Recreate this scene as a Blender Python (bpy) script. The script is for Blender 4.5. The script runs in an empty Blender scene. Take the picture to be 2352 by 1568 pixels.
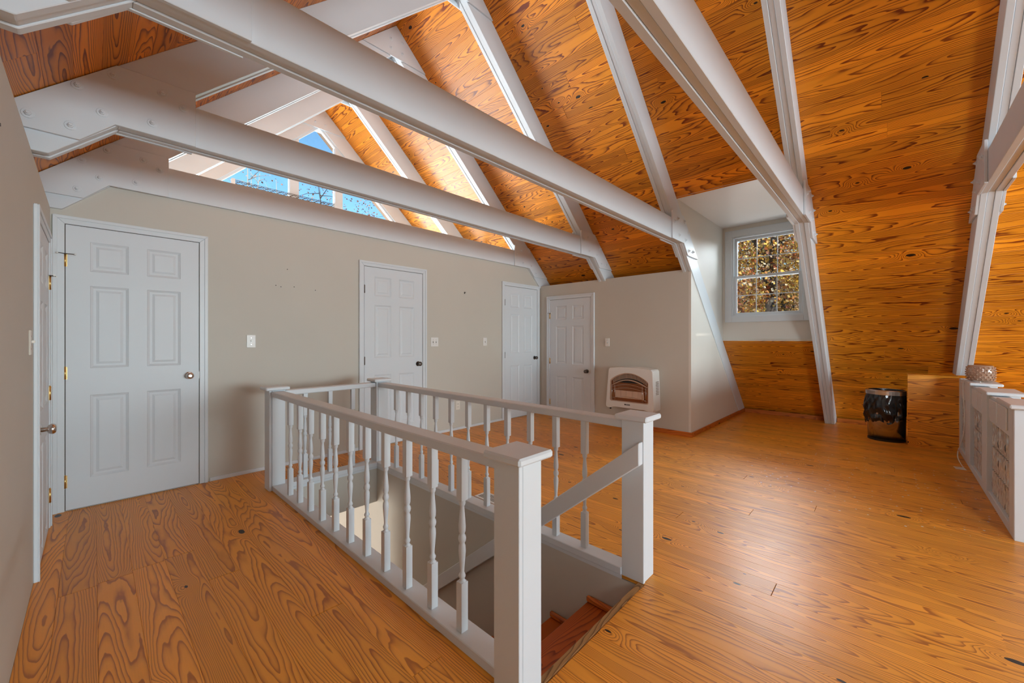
import bpy, bmesh, math, random
from mathutils import Vector, Matrix
random.seed(7)
C = bpy.context.scene.collection
SC = bpy.context.scene

# ------------------------------------------------------------------ camera
cam = bpy.data.cameras.new('camera')
cam.sensor_width = 36.0
cam.lens = 914.345 / 2352 * 36.0
cam.shift_y = -4.83 / 2352
cam.clip_start = 0.02
cam_o = bpy.data.objects.new('camera', cam)
C.objects.link(cam_o)
cam_o.location = (0, 0, 1.22)
cam_o.rotation_euler = (math.radians(90), 0, math.radians(-46.4637))
SC.camera = cam_o

# ------------------------------------------------------------------ world, sun, daylight at the windows, added fill lamps
world = bpy.data.worlds.new('sky')
SC.world = world
world.use_nodes = True
wn = world.node_tree.nodes
bg = wn['Background']
sky = wn.new('ShaderNodeTexSky')
sky.sky_type = 'NISHITA'
sky.sun_disc = False
sky.sun_elevation = math.radians(42)
sky.sun_rotation = math.radians(200)
sky.air_density = 1.0
sky.dust_density = 0.2
sky.ozone_density = 2.5
tint = wn.new('ShaderNodeMix'); tint.data_type = 'RGBA'; tint.blend_type = 'MULTIPLY'
tint.inputs[0].default_value = 1.0; tint.inputs[7].default_value = (0.66, 1.0, 1.0, 1)
world.node_tree.links.new(sky.outputs[0], tint.inputs[6]); world.node_tree.links.new(tint.outputs[2], bg.inputs[0])
bg.inputs[1].default_value = 0.30

def lamp(name, kind, loc, target, energy, size=None, color=(1, 1, 1), size_y=None):
    l = bpy.data.lights.new(name, kind)
    l.energy = energy
    l.color = color
    if kind == 'AREA':
        l.shape = 'RECTANGLE'
        l.size = size
        l.size_y = size_y or size
    o = bpy.data.objects.new(name, l)
    C.objects.link(o)
    o.location = loc
    d = Vector(target) - Vector(loc)
    o.rotation_euler = d.to_track_quat('-Z', 'Y').to_euler()
    return o

sun = lamp('sun', 'SUN', (0, -10, 20), (6, 4, 0), 7.5, color=(1.0, 0.95, 0.86))
sun.data.angle = 0.01
# daylight entering the window in the gable behind the camera, the gable ahead, the dormer and the lower storey
lamp('rear_gable_daylight', 'AREA', (2.9, -8.35, 1.4), (3.0, 3, 1.2), 820, 4.6, (0.80, 0.93, 1.0), 2.0)
lamp('rear_dormer_daylight', 'AREA', (7.1, -2.15, 2.3), (3.0, -0.6, 1.0), 80, 1.3, (0.80, 0.93, 1.0), 1.3)
lamp('left_fill_light', 'AREA', (-2.2, -2.15, 2.2), (5.0, 0.6, 1.2), 300, 1.3, (0.84, 0.94, 1.0), 1.3)  # added fill lamp, brightens the right slope, closet front and cabinet
lamp('gable_daylight', 'AREA', (2.0, 7.6, 1.5), (3.2, 5.0, 3.9), 820, 3.6, (0.90, 0.96, 1.0), 1.9)
lamp('dormer_daylight', 'AREA', (8.0, 1.25, 3.3), (5.2, 1.25, 1.2), 300, 1.6, (0.84, 0.94, 1.0), 1.2)
lamp('dormer_ceiling_fill', 'AREA', (8.3, 1.25, 0.55), (5.6, 1.3, 2.7), 75, 1.6, (1.0, 0.97, 0.92), 1.2)  # added fill lamp below the sill, brightens the dormer ceiling
lamp('lower_storey_daylight', 'AREA', (-1.55, 4.6, -1.1), (1.9, 4.3, -1.0), 120, 1.2, (1.0, 0.97, 0.9), 1.2)

SC.view_settings.view_transform = 'Standard'
SC.view_settings.look = 'None'
SC.view_settings.gamma = 1.0
SC.view_settings.use_curve_mapping = False
SC.view_settings.exposure = -0.22

# ------------------------------------------------------------------ materials
def mat(name):
    m = bpy.data.materials.new(name)
    m.use_nodes = True
    nt = m.node_tree
    return m, nt, nt.nodes['Principled BSDF'], nt.nodes['Material Output']

class G:
    """tiny node-graph helper"""
    def __init__(s, nt): s.nt = nt
    def n(s, t, **kw):
        o = s.nt.nodes.new(t)
        for k, v in kw.items(): setattr(o, k, v)
        return o
    def link(s, a, b): s.nt.links.new(a, b)
    def put(s, sock, v):
        if hasattr(v, 'is_linked') or hasattr(v, 'links'): s.link(v, sock)
        else: sock.default_value = v
    def m(s, op, a, b=0.0, c=None):
        o = s.n('ShaderNodeMath', operation=op)
        s.put(o.inputs[0], a); s.put(o.inputs[1], b)
        if c is not None: s.put(o.inputs[2], c)
        return o.outputs[0]
    def comb(s, x, y, z=0.0):
        o = s.n('ShaderNodeCombineXYZ')
        s.put(o.inputs[0], x); s.put(o.inputs[1], y); s.put(o.inputs[2], z)
        return o.outputs[0]
    def noise(s, vec, scale, detail=2.0, rough=0.5, dist=0.0):
        o = s.n('ShaderNodeTexNoise')
        s.link(vec, o.inputs['Vector'])
        o.inputs['Scale'].default_value = scale
        o.inputs['Detail'].default_value = detail
        o.inputs['Roughness'].default_value = rough
        o.inputs['Distortion'].default_value = dist
        return o.outputs['Fac']
    def mix(s, f, a, b, blend='MIX'):
        o = s.n('ShaderNodeMix', data_type='RGBA', blend_type=blend)
        s.put(o.inputs[0], f); s.put(o.inputs[6], a); s.put(o.inputs[7], b)
        return o.outputs[2]
    def ramp(s, f, stops):
        o = s.n('ShaderNodeValToRGB')
        e = o.color_ramp.elements
        while len(e) < len(stops): e.new(0.5)
        for i, (p, c) in enumerate(stops):
            e[i].position = p
            e[i].color = c if len(c) == 4 else (*c, 1)
        s.link(f, o.inputs[0])
        return o.outputs[0]
    def bump(s, h, strength, dist=0.002):
        o = s.n('ShaderNodeBump')
        o.inputs['Strength'].default_value = strength
        o.inputs['Distance'].default_value = dist
        s.link(h, o.inputs['Height'])
        return o.outputs[0]

def rgb(r, g, b):
    f = lambda c: (c / 255 / 12.92) if c / 255 <= 0.04045 else ((c / 255 + 0.055) / 1.055) ** 2.4
    return (f(r), f(g), f(b), 1.0)

def plain(name, col, rough=0.5, metal=0.0, bump=0.0, bscale=40, spec=0.5, mottle=0.0):
    m, nt, p, out = mat(name)
    g = G(nt)
    p.inputs['Roughness'].default_value = rough
    p.inputs['Metallic'].default_value = metal
    p.inputs['Specular IOR Level'].default_value = spec
    tc = g.n('ShaderNodeTexCoord').outputs['Object']
    nz = g.noise(tc, bscale, 3)
    lo = tuple(c * (1 - mottle) for c in col[:3]) + (1,)
    hi = tuple(min(1, c * (1 + mottle)) for c in col[:3]) + (1,)
    g.link(g.mix(g.noise(tc, 2.5, 4), lo, hi), p.inputs['Base Color'])
    if bump: g.link(g.bump(nz, bump), p.inputs['Normal'])
    return m

def wood(name, light, dark, rough=0.35, coat=0.0, rings=34, ringmix=0.85, knots=0.62, specks=False, axis='Y', tone=0.25, gloss_bump=0.03, spec=0.4):
    """flat-sawn pine: contour lines of a stretched height field, bent around knots"""
    m, nt, p, out = mat(name)
    g = G(nt)
    tc = g.n('ShaderNodeTexCoord').outputs['Object']
    sep = g.n('ShaderNodeSeparateXYZ'); g.link(tc, sep.inputs[0])
    ax = {'X': (1, 0, 2), 'Y': (0, 1, 2), 'Z': (0, 2, 1)}[axis]
    x, y, z = sep.outputs[ax[0]], sep.outputs[ax[1]], sep.outputs[ax[2]]
    rnd = g.n('ShaderNodeObjectInfo').outputs['Random']
    u = g.m('ADD', g.m('ADD', x, z), g.m('MULTIPLY', rnd, 37.3))
    v = g.m('ADD', y, g.m('MULTIPLY', rnd, 91.7))
    # knots
    kv = g.n('ShaderNodeTexVoronoi', voronoi_dimensions='2D', feature='F1')
    kv.inputs['Scale'].default_value = 1.0
    ks, kl = 3.0, 1.5
    g.link(g.comb(g.m('MULTIPLY', u, ks), g.m('MULTIPLY', v, kl)), kv.inputs['Vector'])
    ps = g.n('ShaderNodeSeparateXYZ'); g.link(kv.outputs['Position'], ps.inputs[0])
    cs = g.n('ShaderNodeSeparateColor'); g.link(kv.outputs['Color'], cs.inputs[0])
    du = g.m('SUBTRACT', u, g.m('DIVIDE', ps.outputs[0], ks))
    dv = g.m('MULTIPLY', g.m('SUBTRACT', v, g.m('DIVIDE', ps.outputs[1], kl)), 0.45)
    r2 = g.m('ADD', g.m('MULTIPLY', du, du), g.m('MULTIPLY', dv, dv))
    has = g.m('GREATER_THAN', cs.outputs[0], knots)
    bend = g.m('MULTIPLY', has, g.m('EXPONENT', g.m('MULTIPLY', r2, -700.0)))
    # height field
    h1 = g.noise(g.comb(g.m('MULTIPLY', u, 4.6), g.m('MULTIPLY', v, 0.42), 0.0), 1.0, 1.5, 0.45)
    h2 = g.noise(g.comb(g.m('MULTIPLY', u, 26.0), g.m('MULTIPLY', v, 6.0), 3.0), 1.0, 2.0)
    h3 = g.noise(g.comb(g.m('MULTIPLY', u, 10.0), g.m('MULTIPLY', v, 1.5), 7.0), 1.0, 2.0)
    h = g.m('ADD', g.m('ADD', h1, g.m('MULTIPLY', h2, 0.022)), g.m('ADD', g.m('MULTIPLY', h3, 0.12), g.m('MULTIPLY', bend, 0.22)))
    h = g.m('ADD', h, g.m('MULTIPLY', g.m('MULTIPLY', x, x), 22.0))
    fr = g.m('FRACT', g.m('MULTIPLY', h, float(rings)))
    ring = g.ramp(fr, [(0.0, (0, 0, 0)), (0.42, (0.05,) * 3), (0.70, (0.38,) * 3), (0.86, (1, 1, 1)), (0.955, (1, 1, 1)), (1.0, (0, 0, 0))])
    streak = g.noise(g.comb(g.m('MULTIPLY', u, 160.0), g.m('MULTIPLY', v, 3.0)), 1.0, 3.0)
    soft = g.noise(g.comb(g.m('MULTIPLY', u, 3.0), g.m('MULTIPLY', v, 1.0), 5.0), 1.0, 3.0)
    f = g.m('MULTIPLY', ring, ringmix)
    f = g.m('MULTIPLY', f, g.m('ADD', 0.55, g.m('MULTIPLY', soft, 0.8)))
    f = g.m('ADD', f, g.m('MULTIPLY', g.m('SUBTRACT', streak, 0.5), 0.22))
    f = g.m('MINIMUM', g.m('MAXIMUM', f, 0.0), 1.0)
    col = g.mix(f, light, dark)
    # plank to plank tone
    tn = g.m('ADD', 1.0 - tone * 0.5, g.m('MULTIPLY', g.m('FRACT', g.m('MULTIPLY', rnd, 17.13)), tone))
    tn = g.m('MULTIPLY', tn, g.m('ADD', 0.86, g.m('MULTIPLY', soft, 0.28)))
    mv = g.n('ShaderNodeVectorMath', operation='SCALE')
    g.link(col, mv.inputs[0]); g.link(tn, mv.inputs['Scale'])
    col = mv.outputs[0]
    # knot hearts
    kr = g.m('ADD', 0.00003, g.m('MULTIPLY', g.m('POWER', cs.outputs[1], 3.0), 0.00026))
    heart = g.m('MULTIPLY', has, g.m('LESS_THAN', g.m('ADD', r2, g.m('MULTIPLY', g.m('SUBTRACT', h2, 0.5), 0.00012)), kr))
    col = g.mix(heart, col, (0.02, 0.010, 0.006, 1))
    if specks:
        geo = g.n('ShaderNodeNewGeometry').outputs['Position']
        sv = g.n('ShaderNodeTexVoronoi', voronoi_dimensions='2D', feature='F1')
        sv.inputs['Scale'].default_value = 15.0
        g.link(geo, sv.inputs['Vector'])
        sc = g.n('ShaderNodeSeparateColor'); g.link(sv.outputs['Color'], sc.inputs[0])
        dist = g.n('ShaderNodeVectorMath', operation='DISTANCE')
        g.link(geo, dist.inputs[0]); dist.inputs[1].default_value = (4.55, 0.10, 0.0)
        lim = g.m('MULTIPLY', g.m('LESS_THAN', dist.outputs['Value'], 0.95), g.m('MULTIPLY', sc.outputs[0], 0.11))
        sp = g.m('LESS_THAN', sv.outputs['Distance'], g.m('MULTIPLY', lim, g.m('GREATER_THAN', sc.outputs[1], 0.45)))
        col = g.mix(sp, col, (0.75, 0.74, 0.72, 1))
    g.link(col, p.inputs['Base Color'])
    sm = g.noise(g.comb(u, v, 1.0), 9.0, 4)
    g.link(g.m('ADD', rough - 0.06, g.m('MULTIPLY', sm, 0.14)), p.inputs['Roughness'])
    p.inputs['Coat Weight'].default_value = coat
    p.inputs['Specular IOR Level'].default_value = spec
    p.inputs['Coat Roughness'].default_value = 0.28
    g.link(g.bump(g.m('ADD', g.m('MULTIPLY', f, 0.5), g.m('MULTIPLY', sm, 0.8)), gloss_bump * 4, 0.002), p.inputs['Normal'])
    return m

M = {}
M['floor'] = wood('floor_pine', rgb(240, 164, 56), rgb(156, 82, 22), rough=0.40, coat=0.16, spec=0.32, ringmix=0.8, knots=0.5, specks=True, tone=0.22)
M['ceil'] = wood('ceiling_pine', rgb(238, 150, 33), rgb(126, 52, 6), rough=0.40, coat=0.08, tone=0.46, rings=30, knots=0.5, ringmix=1.0)
M['clad'] = wood('cabinet_pine', rgb(248, 166, 44), rgb(140, 62, 10), rough=0.36, coat=0.15, tone=0.2)
M['stair'] = wood('stair_pine', rgb(200, 104, 36), rgb(130, 56, 14), rough=0.35, coat=0.1, axis='X')
M['weathered'] = wood('weathered_edge', rgb(180, 140, 90), rgb(95, 66, 40), rough=0.7, axis='X', rings=60, knots=0.8)
M['base'] = wood('baseboard_pine', rgb(205, 112, 38), rgb(150, 72, 20), rough=0.4)
M['basex'] = wood('baseboard_pine_x', rgb(205, 112, 38), rgb(150, 72, 20), rough=0.4, axis='X')
M['deck'] = plain('roof_deck', (0.10, 0.06, 0.035, 1), 0.9)
M['white'] = plain('white_paint', (0.70, 0.75, 0.79, 1), 0.38, bump=0.05, bscale=60, mottle=0.03)
M['white_board'] = plain('white_painted_board', (0.68, 0.735, 0.78, 1), 0.42, bump=0.12, bscale=30, mottle=0.05)
M['door'] = plain('door_white', (0.69, 0.74, 0.785, 1), 0.45, bump=0.04, bscale=120, mottle=0.02)
M['beige'] = plain('beige_wall_paint', (0.59, 0.56, 0.495, 1), 0.6, bump=0.05, bscale=140, mottle=0.03)
M['cream'] = plain('cream_wall_paint', (0.73, 0.70, 0.64, 1), 0.55, bump=0.04, bscale=140, mottle=0.03)
M['dceil'] = plain('dormer_ceiling_paint', (0.78, 0.78, 0.78, 1), 0.35, mottle=0.03)
M['dark'] = plain('dark_gap', (0.03, 0.027, 0.025, 1), 0.8)  # for nail holes and the painted shade of the door gaps
M['brass'] = plain('brass', (0.72, 0.50, 0.20, 1), 0.28, metal=1.0)
M['steel'] = plain('satin_steel', (0.62, 0.60, 0.58, 1), 0.22, metal=1.0)
M['darksteel'] = plain('dark_steel', (0.16, 0.15, 0.14, 1), 0.35, metal=1.0)
M['plastic'] = plain('white_plastic', (0.82, 0.82, 0.80, 1), 0.35)
M['ivory'] = plain('ivory_plastic', (0.80, 0.76, 0.68, 1), 0.35)
M['black'] = plain('black_plastic', (0.012, 0.012, 0.013, 1), 0.4)
M['bag'] = plain('black_bag_film', (0.006, 0.006, 0.008, 1), 0.16, bump=0.6, bscale=30, spec=0.7)
M['tan'] = plain('heater_tan_enamel', (0.55, 0.38, 0.28, 1), 0.35)
M['heater'] = plain('heater_enamel', (0.80, 0.79, 0.76, 1), 0.35)
M['plaque'] = plain('ceramic_plaque', (0.66, 0.46, 0.34, 1), 0.7, bump=0.4, bscale=160)
M['heat_in'] = plain('heater_reflector', (0.32, 0.12, 0.05, 1), 0.25, metal=0.8)
M['bark'] = plain('bark', (0.06, 0.045, 0.035, 1), 0.9, bump=0.6, bscale=25)
M['palebark'] = plain('pale_bark', (0.40, 0.36, 0.32, 1), 0.9, bump=0.3, bscale=25)
M['litter'] = plain('leaf_litter', (0.22, 0.12, 0.05, 1), 0.9, bump=0.8, bscale=8, mottle=0.5)

def leafmat(name, cols):
    m, nt, p, out = mat(name)
    g = G(nt)
    r = g.n('ShaderNodeNewGeometry').outputs['Random Per Island']
    st = [(i / max(1, len(cols) - 1), c) for i, c in enumerate(cols)]
    g.link(g.ramp(r, st), p.inputs['Base Color'])
    p.inputs['Roughness'].default_value = 0.6
    return m
M['leaf'] = leafmat('autumn_leaves', [rgb(215, 165, 40), rgb(240, 190, 90), rgb(190, 105, 45), rgb(150, 75, 40), rgb(235, 210, 170), rgb(120, 85, 45), rgb(205, 130, 60)])
M['leaf_brown'] = leafmat('brown_leaves', [rgb(150, 95, 75), rgb(190, 140, 125), rgb(95, 65, 60), rgb(200, 150, 120)])
M['leaf_gold'] = leafmat('gold_leaves', [rgb(220, 170, 40), rgb(170, 130, 50), rgb(140, 120, 60), rgb(225, 190, 110)])

def glassmat(name, col, rough, alpha_mix):
    m, nt, p, out = mat(name)
    g = G(nt)
    gl = g.n('ShaderNodeBsdfGlossy'); gl.inputs['Roughness'].default_value = rough
    tr = g.n('ShaderNodeBsdfTransparent'); tr.inputs[0].default_value = col
    fr = g.n('ShaderNodeFresnel'); fr.inputs[0].default_value = 1.45
    mx = g.n('ShaderNodeMixShader')
    g.link(g.m('MULTIPLY', fr.outputs[0], alpha_mix), mx.inputs[0])
    g.link(tr.outputs[0], mx.inputs[1]); g.link(gl.outputs[0], mx.inputs[2])
    g.link(mx.outputs[0], out.inputs[0])
    return m
M['glass'] = glassmat('window_glass', (0.97, 0.98, 0.98, 1), 0.02, 0.7)

m, nt, p, out = mat('wavy_glass_block'); g = G(nt)
tc = g.n('ShaderNodeTexCoord').outputs['Object']
wv = g.n('ShaderNodeTexWave', wave_type='BANDS', bands_direction='X')
g.link(tc, wv.inputs['Vector']); wv.inputs['Scale'].default_value = 11.0; wv.inputs['Distortion'].default_value = 5.0; wv.inputs['Detail'].default_value = 1.0; wv.inputs['Detail Scale'].default_value = 1.6
g.link(g.bump(wv.outputs['Fac'], 0.5, 0.01), p.inputs['Normal'])
p.inputs['Base Color'].default_value = (0.56, 0.60, 0.61, 1)
p.inputs['Transmission Weight'].default_value = 0.25
p.inputs['Roughness'].default_value = 0.10
p.inputs['Specular IOR Level'].default_value = 1.0
M['block'] = m
m, nt, p, out = mat('amber_glass'); g = G(nt)
p.inputs['Base Color'].default_value = (0.62, 0.40, 0.28, 1); p.inputs['Transmission Weight'].default_value = 0.45; p.inputs['Roughness'].default_value = 0.12; p.inputs['Specular IOR Level'].default_value = 0.9
M['amber'] = m
m, nt, p, out = mat('brushed_steel'); g = G(nt)
tc = g.n('ShaderNodeTexCoord').outputs['Object']
p.inputs['Metallic'].default_value = 1.0; p.inputs['Base Color'].default_value = (0.55, 0.53, 0.50, 1); p.inputs['Roughness'].default_value = 0.2
M['can'] = m

# ------------------------------------------------------------------ mesh helpers
class MB:
    def __init__(s): s.bm = bmesh.new()
    def quad(s, pts):
        return s.bm.faces.new([s.bm.verts.new(p) for p in pts])
    def box(s, a, b):
        (x0, y0, z0), (x1, y1, z1) = a, b
        v = [s.bm.verts.new(p) for p in ((x0, y0, z0), (x1, y0, z0), (x1, y1, z0), (x0, y1, z0), (x0, y0, z1), (x1, y0, z1), (x1, y1, z1), (x0, y1, z1))]
        for f in ((0, 3, 2, 1), (4, 5, 6, 7), (0, 1, 5, 4), (1, 2, 6, 5), (2, 3, 7, 6), (3, 0, 4, 7)):
            s.bm.faces.new([v[i] for i in f])
        return s
    def prism(s, poly, axis, a, b):
        """extrude a polygon; axis 'Y': poly is (x,z); 'X': poly is (y,z); 'Z': poly is (x,y)"""
        def P(p, t): return {'Y': (p[0], t, p[1]), 'X': (t, p[0], p[1]), 'Z': (p[0], p[1], t)}[axis]
        lo = [s.bm.verts.new(P(p, a)) for p in poly]
        hi = [s.bm.verts.new(P(p, b)) for p in poly]
        n = len(poly)
        s.bm.faces.new(lo); s.bm.faces.new(hi[::-1])
        for i in range(n):
            s.bm.faces.new([lo[i], hi[i], hi[(i + 1) % n], lo[(i + 1) % n]])
        return s
    def lathe(s, prof, center=(0, 0, 0), axis='Z', n=12, smooth=True, caps=True):
        cx, cy, cz = center
        rings = []
        for r, t in prof:
            ring = []
            for i in range(n):
                a = 2 * math.pi * i / n
                c, d = r * math.cos(a), r * math.sin(a)
                p = {'Z': (cx + c, cy + d, cz + t), 'Y': (cx + c, cy + t, cz + d), 'X': (cx + t, cy + c, cz + d)}[axis]
                ring.append(s.bm.verts.new(p))
            rings.append(ring)
        for a, b in zip(rings, rings[1:]):
            for i in range(n):
                f = s.bm.faces.new([a[i], a[(i + 1) % n], b[(i + 1) % n], b[i]])
                f.smooth = smooth
        if caps:
            s.bm.faces.new(rings[0][::-1]); s.bm.faces.new(rings[-1])
        return s
    def tube(s, pts, r, n=6):
        pts = [Vector(p) for p in pts]
        rr = r if isinstance(r, (list, tuple)) else [r] * len(pts)
        rings = []
        for i, p in enumerate(pts):
            d = (pts[min(i + 1, len(pts) - 1)] - pts[max(i - 1, 0)]).normalized()
            up = Vector((0, 0, 1)) if abs(d.z) < 0.9 else Vector((1, 0, 0))
            a = d.cross(up).normalized(); b = d.cross(a)
            rings.append([s.bm.verts.new(p + (a * math.cos(2 * math.pi * k / n) + b * math.sin(2 * math.pi * k / n)) * rr[i]) for k in range(n)])
        for a, b in zip(rings, rings[1:]):
            for i in range(n):
                f = s.bm.faces.new([a[i], a[(i + 1) % n], b[(i + 1) % n], b[i]]); f.smooth = True
        s.bm.faces.new(rings[0][::-1]); s.bm.faces.new(rings[-1])
        return s
    def obj(s, name, m, parent=None, bevel=0.0, origin=None, rz=0.0):
        bm = s.bm
        bmesh.ops.recalc_face_normals(bm, faces=bm.faces[:])
        if bevel:
            ed = [e for e in bm.edges if len(e.link_faces) == 2 and e.calc_face_angle(0) > 0.4]
            bmesh.ops.bevel(bm, geom=ed, offset=bevel, segments=1, affect='EDGES', clamp_overlap=True)
        me = bpy.data.meshes.new(name)
        base = Vector((0, 0, 0))
        if origin is not None: base = Vector(origin)
        elif parent is not None: base = ABS.get(parent.name, Vector((0, 0, 0)))
        if origin is not None or parent is not None:
            bmesh.ops.translate(bm, verts=bm.verts[:], vec=-base)
        bm.to_mesh(me); bm.free()
        me.materials.append(M[m] if isinstance(m, str) else m)
        o = bpy.data.objects.new(name, me)
        C.objects.link(o)
        if parent is not None:
            o.parent = parent
            o.location = base - ABS.get(parent.name, Vector((0, 0, 0)))
        else:
            o.location = base
        ABS[o.name] = base.copy()
        return o

ABS = {}
def empty(name, loc, label, cat, group=None):
    o = bpy.data.objects.new(name, None)
    C.objects.link(o)
    o.empty_display_size = 0.1
    o.location = loc
    ABS[o.name] = Vector(loc)
    tag(o, label, cat, group)
    return o
def tag(o, label, cat, group=None, kind=None):
    o['label'] = label; o['category'] = cat
    if group: o['group'] = group
    if kind: o['kind'] = kind
    return o
def struct(o, label, cat):
    o['kind'] = 'structure'; o['label'] = label; o['category'] = cat
    return o
def copy(o, parent, loc):
    c = o.copy(); C.objects.link(c); c.parent = parent
    c.location = loc
    return c

# ------------------------------------------------------------------ roof geometry numbers
X0, AP, S = 2.455, 4.91, 0.94
TH = math.atan(S); CT, ST = math.cos(TH), math.sin(TH)
RD = 0.235                              # rafter depth
VD = RD / CT                            # the same, measured vertically
def zo(x): return AP - S * abs(x - X0)          # ceiling line
def zi(x): return zo(x) - VD                    # inner edge of the rafters
def xo(z, side=1): return X0 + side * (AP - z) / S
def xi(z, side=1): return X0 + side * (AP - VD - z) / S
YLW = -0.95                             # the knee wall stops here, unseen, to let the added left lamp in
XL = -0.206                             # left wall face
YE = 4.244                              # back wall face
XC = 5.137                              # closet face
YC = 1.80                               # closet end and dormer cheek face
FRONT = {'A': -0.63, 'B': 0.578, 'C': 1.79, 'D': 3.005, 'E': 4.222, 'F': 5.44, 'G': 6.50}
PL = 0.038                              # ply thickness
GU = 0.018                              # gusset thickness

# ------------------------------------------------------------------ planks
PLM = {}
def plank_mesh(w, l, material, t=0.016):
    key = (round(w, 3), round(l, 2), material)
    if key in PLM: return PLM[key]
    g_, c = 0.0002, 0.0008
    x, y = w / 2 - g_, l / 2 - g_
    vs = [(-x, -y, -t), (x, -y, -t), (x, y, -t), (-x, y, -t),
          (-x, -y, -c), (x, -y, -c), (x, y, -c), (-x, y, -c),
          (-x + c, -y + c, 0), (x - c, -y + c, 0), (x - c, y - c, 0), (-x + c, y - c, 0)]
    fs = [(0, 3, 2, 1), (8, 9, 10, 11)]
    for i in range(4):
        j = (i + 1) % 4
        fs += [(i, j, 4 + j, 4 + i), (4 + i, 4 + j, 8 + j, 8 + i)]
    me = bpy.data.meshes.new('plank')
    me.from_pydata(vs, [], fs)
    me.materials.append(M[material])
    PLM[key] = me
    return me
def plank(parent, w, l, material, loc, rot_y=0.0):
    o = bpy.data.objects.new('plank', plank_mesh(w, l, material))
    C.objects.link(o)
    o.parent = parent
    o.location = loc
    o.rotation_euler = (0, rot_y, 0)
    return o
def cuts(a, b, rng, lo=2.6, hi=4.6, first=None):
    """split a run a..b into plank lengths"""
    res, t = [], a
    if first is not None and a < first < b: res.append((a, first)); t = first
    while b - t > hi:
        n = t + rng.choice([2.6, 3.0, 3.4, 3.8, 4.2])
        if b - n < 0.7: break
        res.append((t, n)); t = n
    res.append((t, b))
    return res

# ------------------------------------------------------------------ floor
Y_REAR, Y_GABLE = -8.0, 6.62
Y_PLANK = -3.7                            # boards are laid singly up to here
WX0, WX1, WY0, WY1 = 1.085, 1.890, 0.92, 3.60      # stairwell opening
mb = MB()
zt, zb = -0.018, -0.20
mb.box((-2.85, Y_REAR, zb), (WX0 - 0.03, Y_GABLE, zt)); mb.box((WX1 + 0.03, Y_REAR, zb), (7.75, Y_GABLE, zt))
mb.box((WX0 - 0.03, Y_REAR, zb), (WX1 + 0.03, WY0, zt)); mb.box((WX0 - 0.03, WY1 + 0.05, zb), (WX1 + 0.03, Y_GABLE, zt))
floor = mb.obj('floor', 'deck')
struct(floor, 'glossy orange pine plank floor with dark knots and a stairwell opening', 'floor')
rng = random.Random(3)
FIRST = {0.144: 2.87, 0.274: 2.90, 0.404: 2.92, 0.534: 2.50, 0.014: 2.85, 0.794: 1.84}
edges = [0.014 + 0.13 * k for k in range(-2, 60)]
edges = [XL] + [e for e in edges if XL + 0.03 < e < 7.66] + [7.66]
ex = []
for e in edges:
    ex.append(e)
ex = sorted(set(round(e, 4) for e in ex + [WX0, WX1] if not any(abs(e - w) < 0.03 and e != w for w in (WX0, WX1))))
for a, b in zip(ex, ex[1:]):
    xm = (a + b) / 2
    runs = [(Y_PLANK, YE)]
    if WX0 - 0.01 < xm < WX1 + 0.01: runs = [(Y_PLANK, WY0 - 0.035), (WY1 + 0.05, YE)]
    fst = None
    for k, val in FIRST.items():
        if abs(b - k) < 0.02: fst = val
    for r0, r1 in runs:
        off = rng.uniform(-2.5, 0.0)
        segs = cuts(r0 + off if r0 == Y_PLANK else r0, r1, rng)
        if fst is not None:
            segs = [(Y_PLANK - 0.4, fst), (fst, r1)]
        for s0, s1 in segs:
            s0 = max(s0, r0)
            if s1 - s0 < 0.05: continue
            plank(floor, b - a, round(s1 - s0, 2), 'floor', (xm, (s0 + s1) / 2, 0))

# ------------------------------------------------------------------ roof
DY0, DY1 = 0.70, YC                       # dormer opening
DZ0, DZ1 = 1.19, 2.845
RY0, RY1 = -2.70, -1.60                  # the matching dormer behind the viewpoint
SMAX = (7.70 - X0) / CT
def s_of_z(z): return (AP - z) / ST
def deck_piece(mb, side, s0, s1, y0, y1):
    pts = []
    for s in (s0, s1):
        for off in (0.019, 0.14):
            pts.append((X0 + side * (s * CT + off * ST), AP - s * ST + off * CT))
    poly = [pts[0], pts[2], pts[3], pts[1]]
    mb.prism(poly, 'Y', y0, y1)
mb = MB()
sd0, sd1 = s_of_z(DZ1), s_of_z(DZ0)
deck_piece(mb, 1, -0.1, sd0, Y_REAR - 0.1, Y_GABLE + 0.5); deck_piece(mb, 1, sd1, SMAX + 0.1, Y_REAR - 0.1, Y_GABLE + 0.5)
deck_piece(mb, 1, sd0, sd1, Y_REAR - 0.1, RY0); deck_piece(mb, 1, sd0, sd1, RY1, DY0); deck_piece(mb, 1, sd0, sd1, DY1 + 0.06, Y_GABLE + 0.5)
deck_piece(mb, -1, -0.1, sd0, Y_REAR - 0.1, Y_GABLE + 0.5); deck_piece(mb, -1, sd1, SMAX, Y_REAR - 0.1, Y_GABLE + 0.5)
deck_piece(mb, -1, sd0, sd1, Y_REAR - 0.1, RY0); deck_piece(mb, -1, sd0, sd1, RY1, Y_GABLE + 0.5)
ceiling = mb.obj('ceiling', 'deck')
struct(ceiling, 'steep pitched ceiling of amber pine boards running along the ridge', 'ceiling')
rng = random.Random(11)
rows = [0.133 * k for k in range(0, 54)] + [SMAX]
rows = sorted(set([r for r in rows if min(abs(r - sd0), abs(r - sd1)) > 0.03] + [sd0, sd1]))
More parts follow.
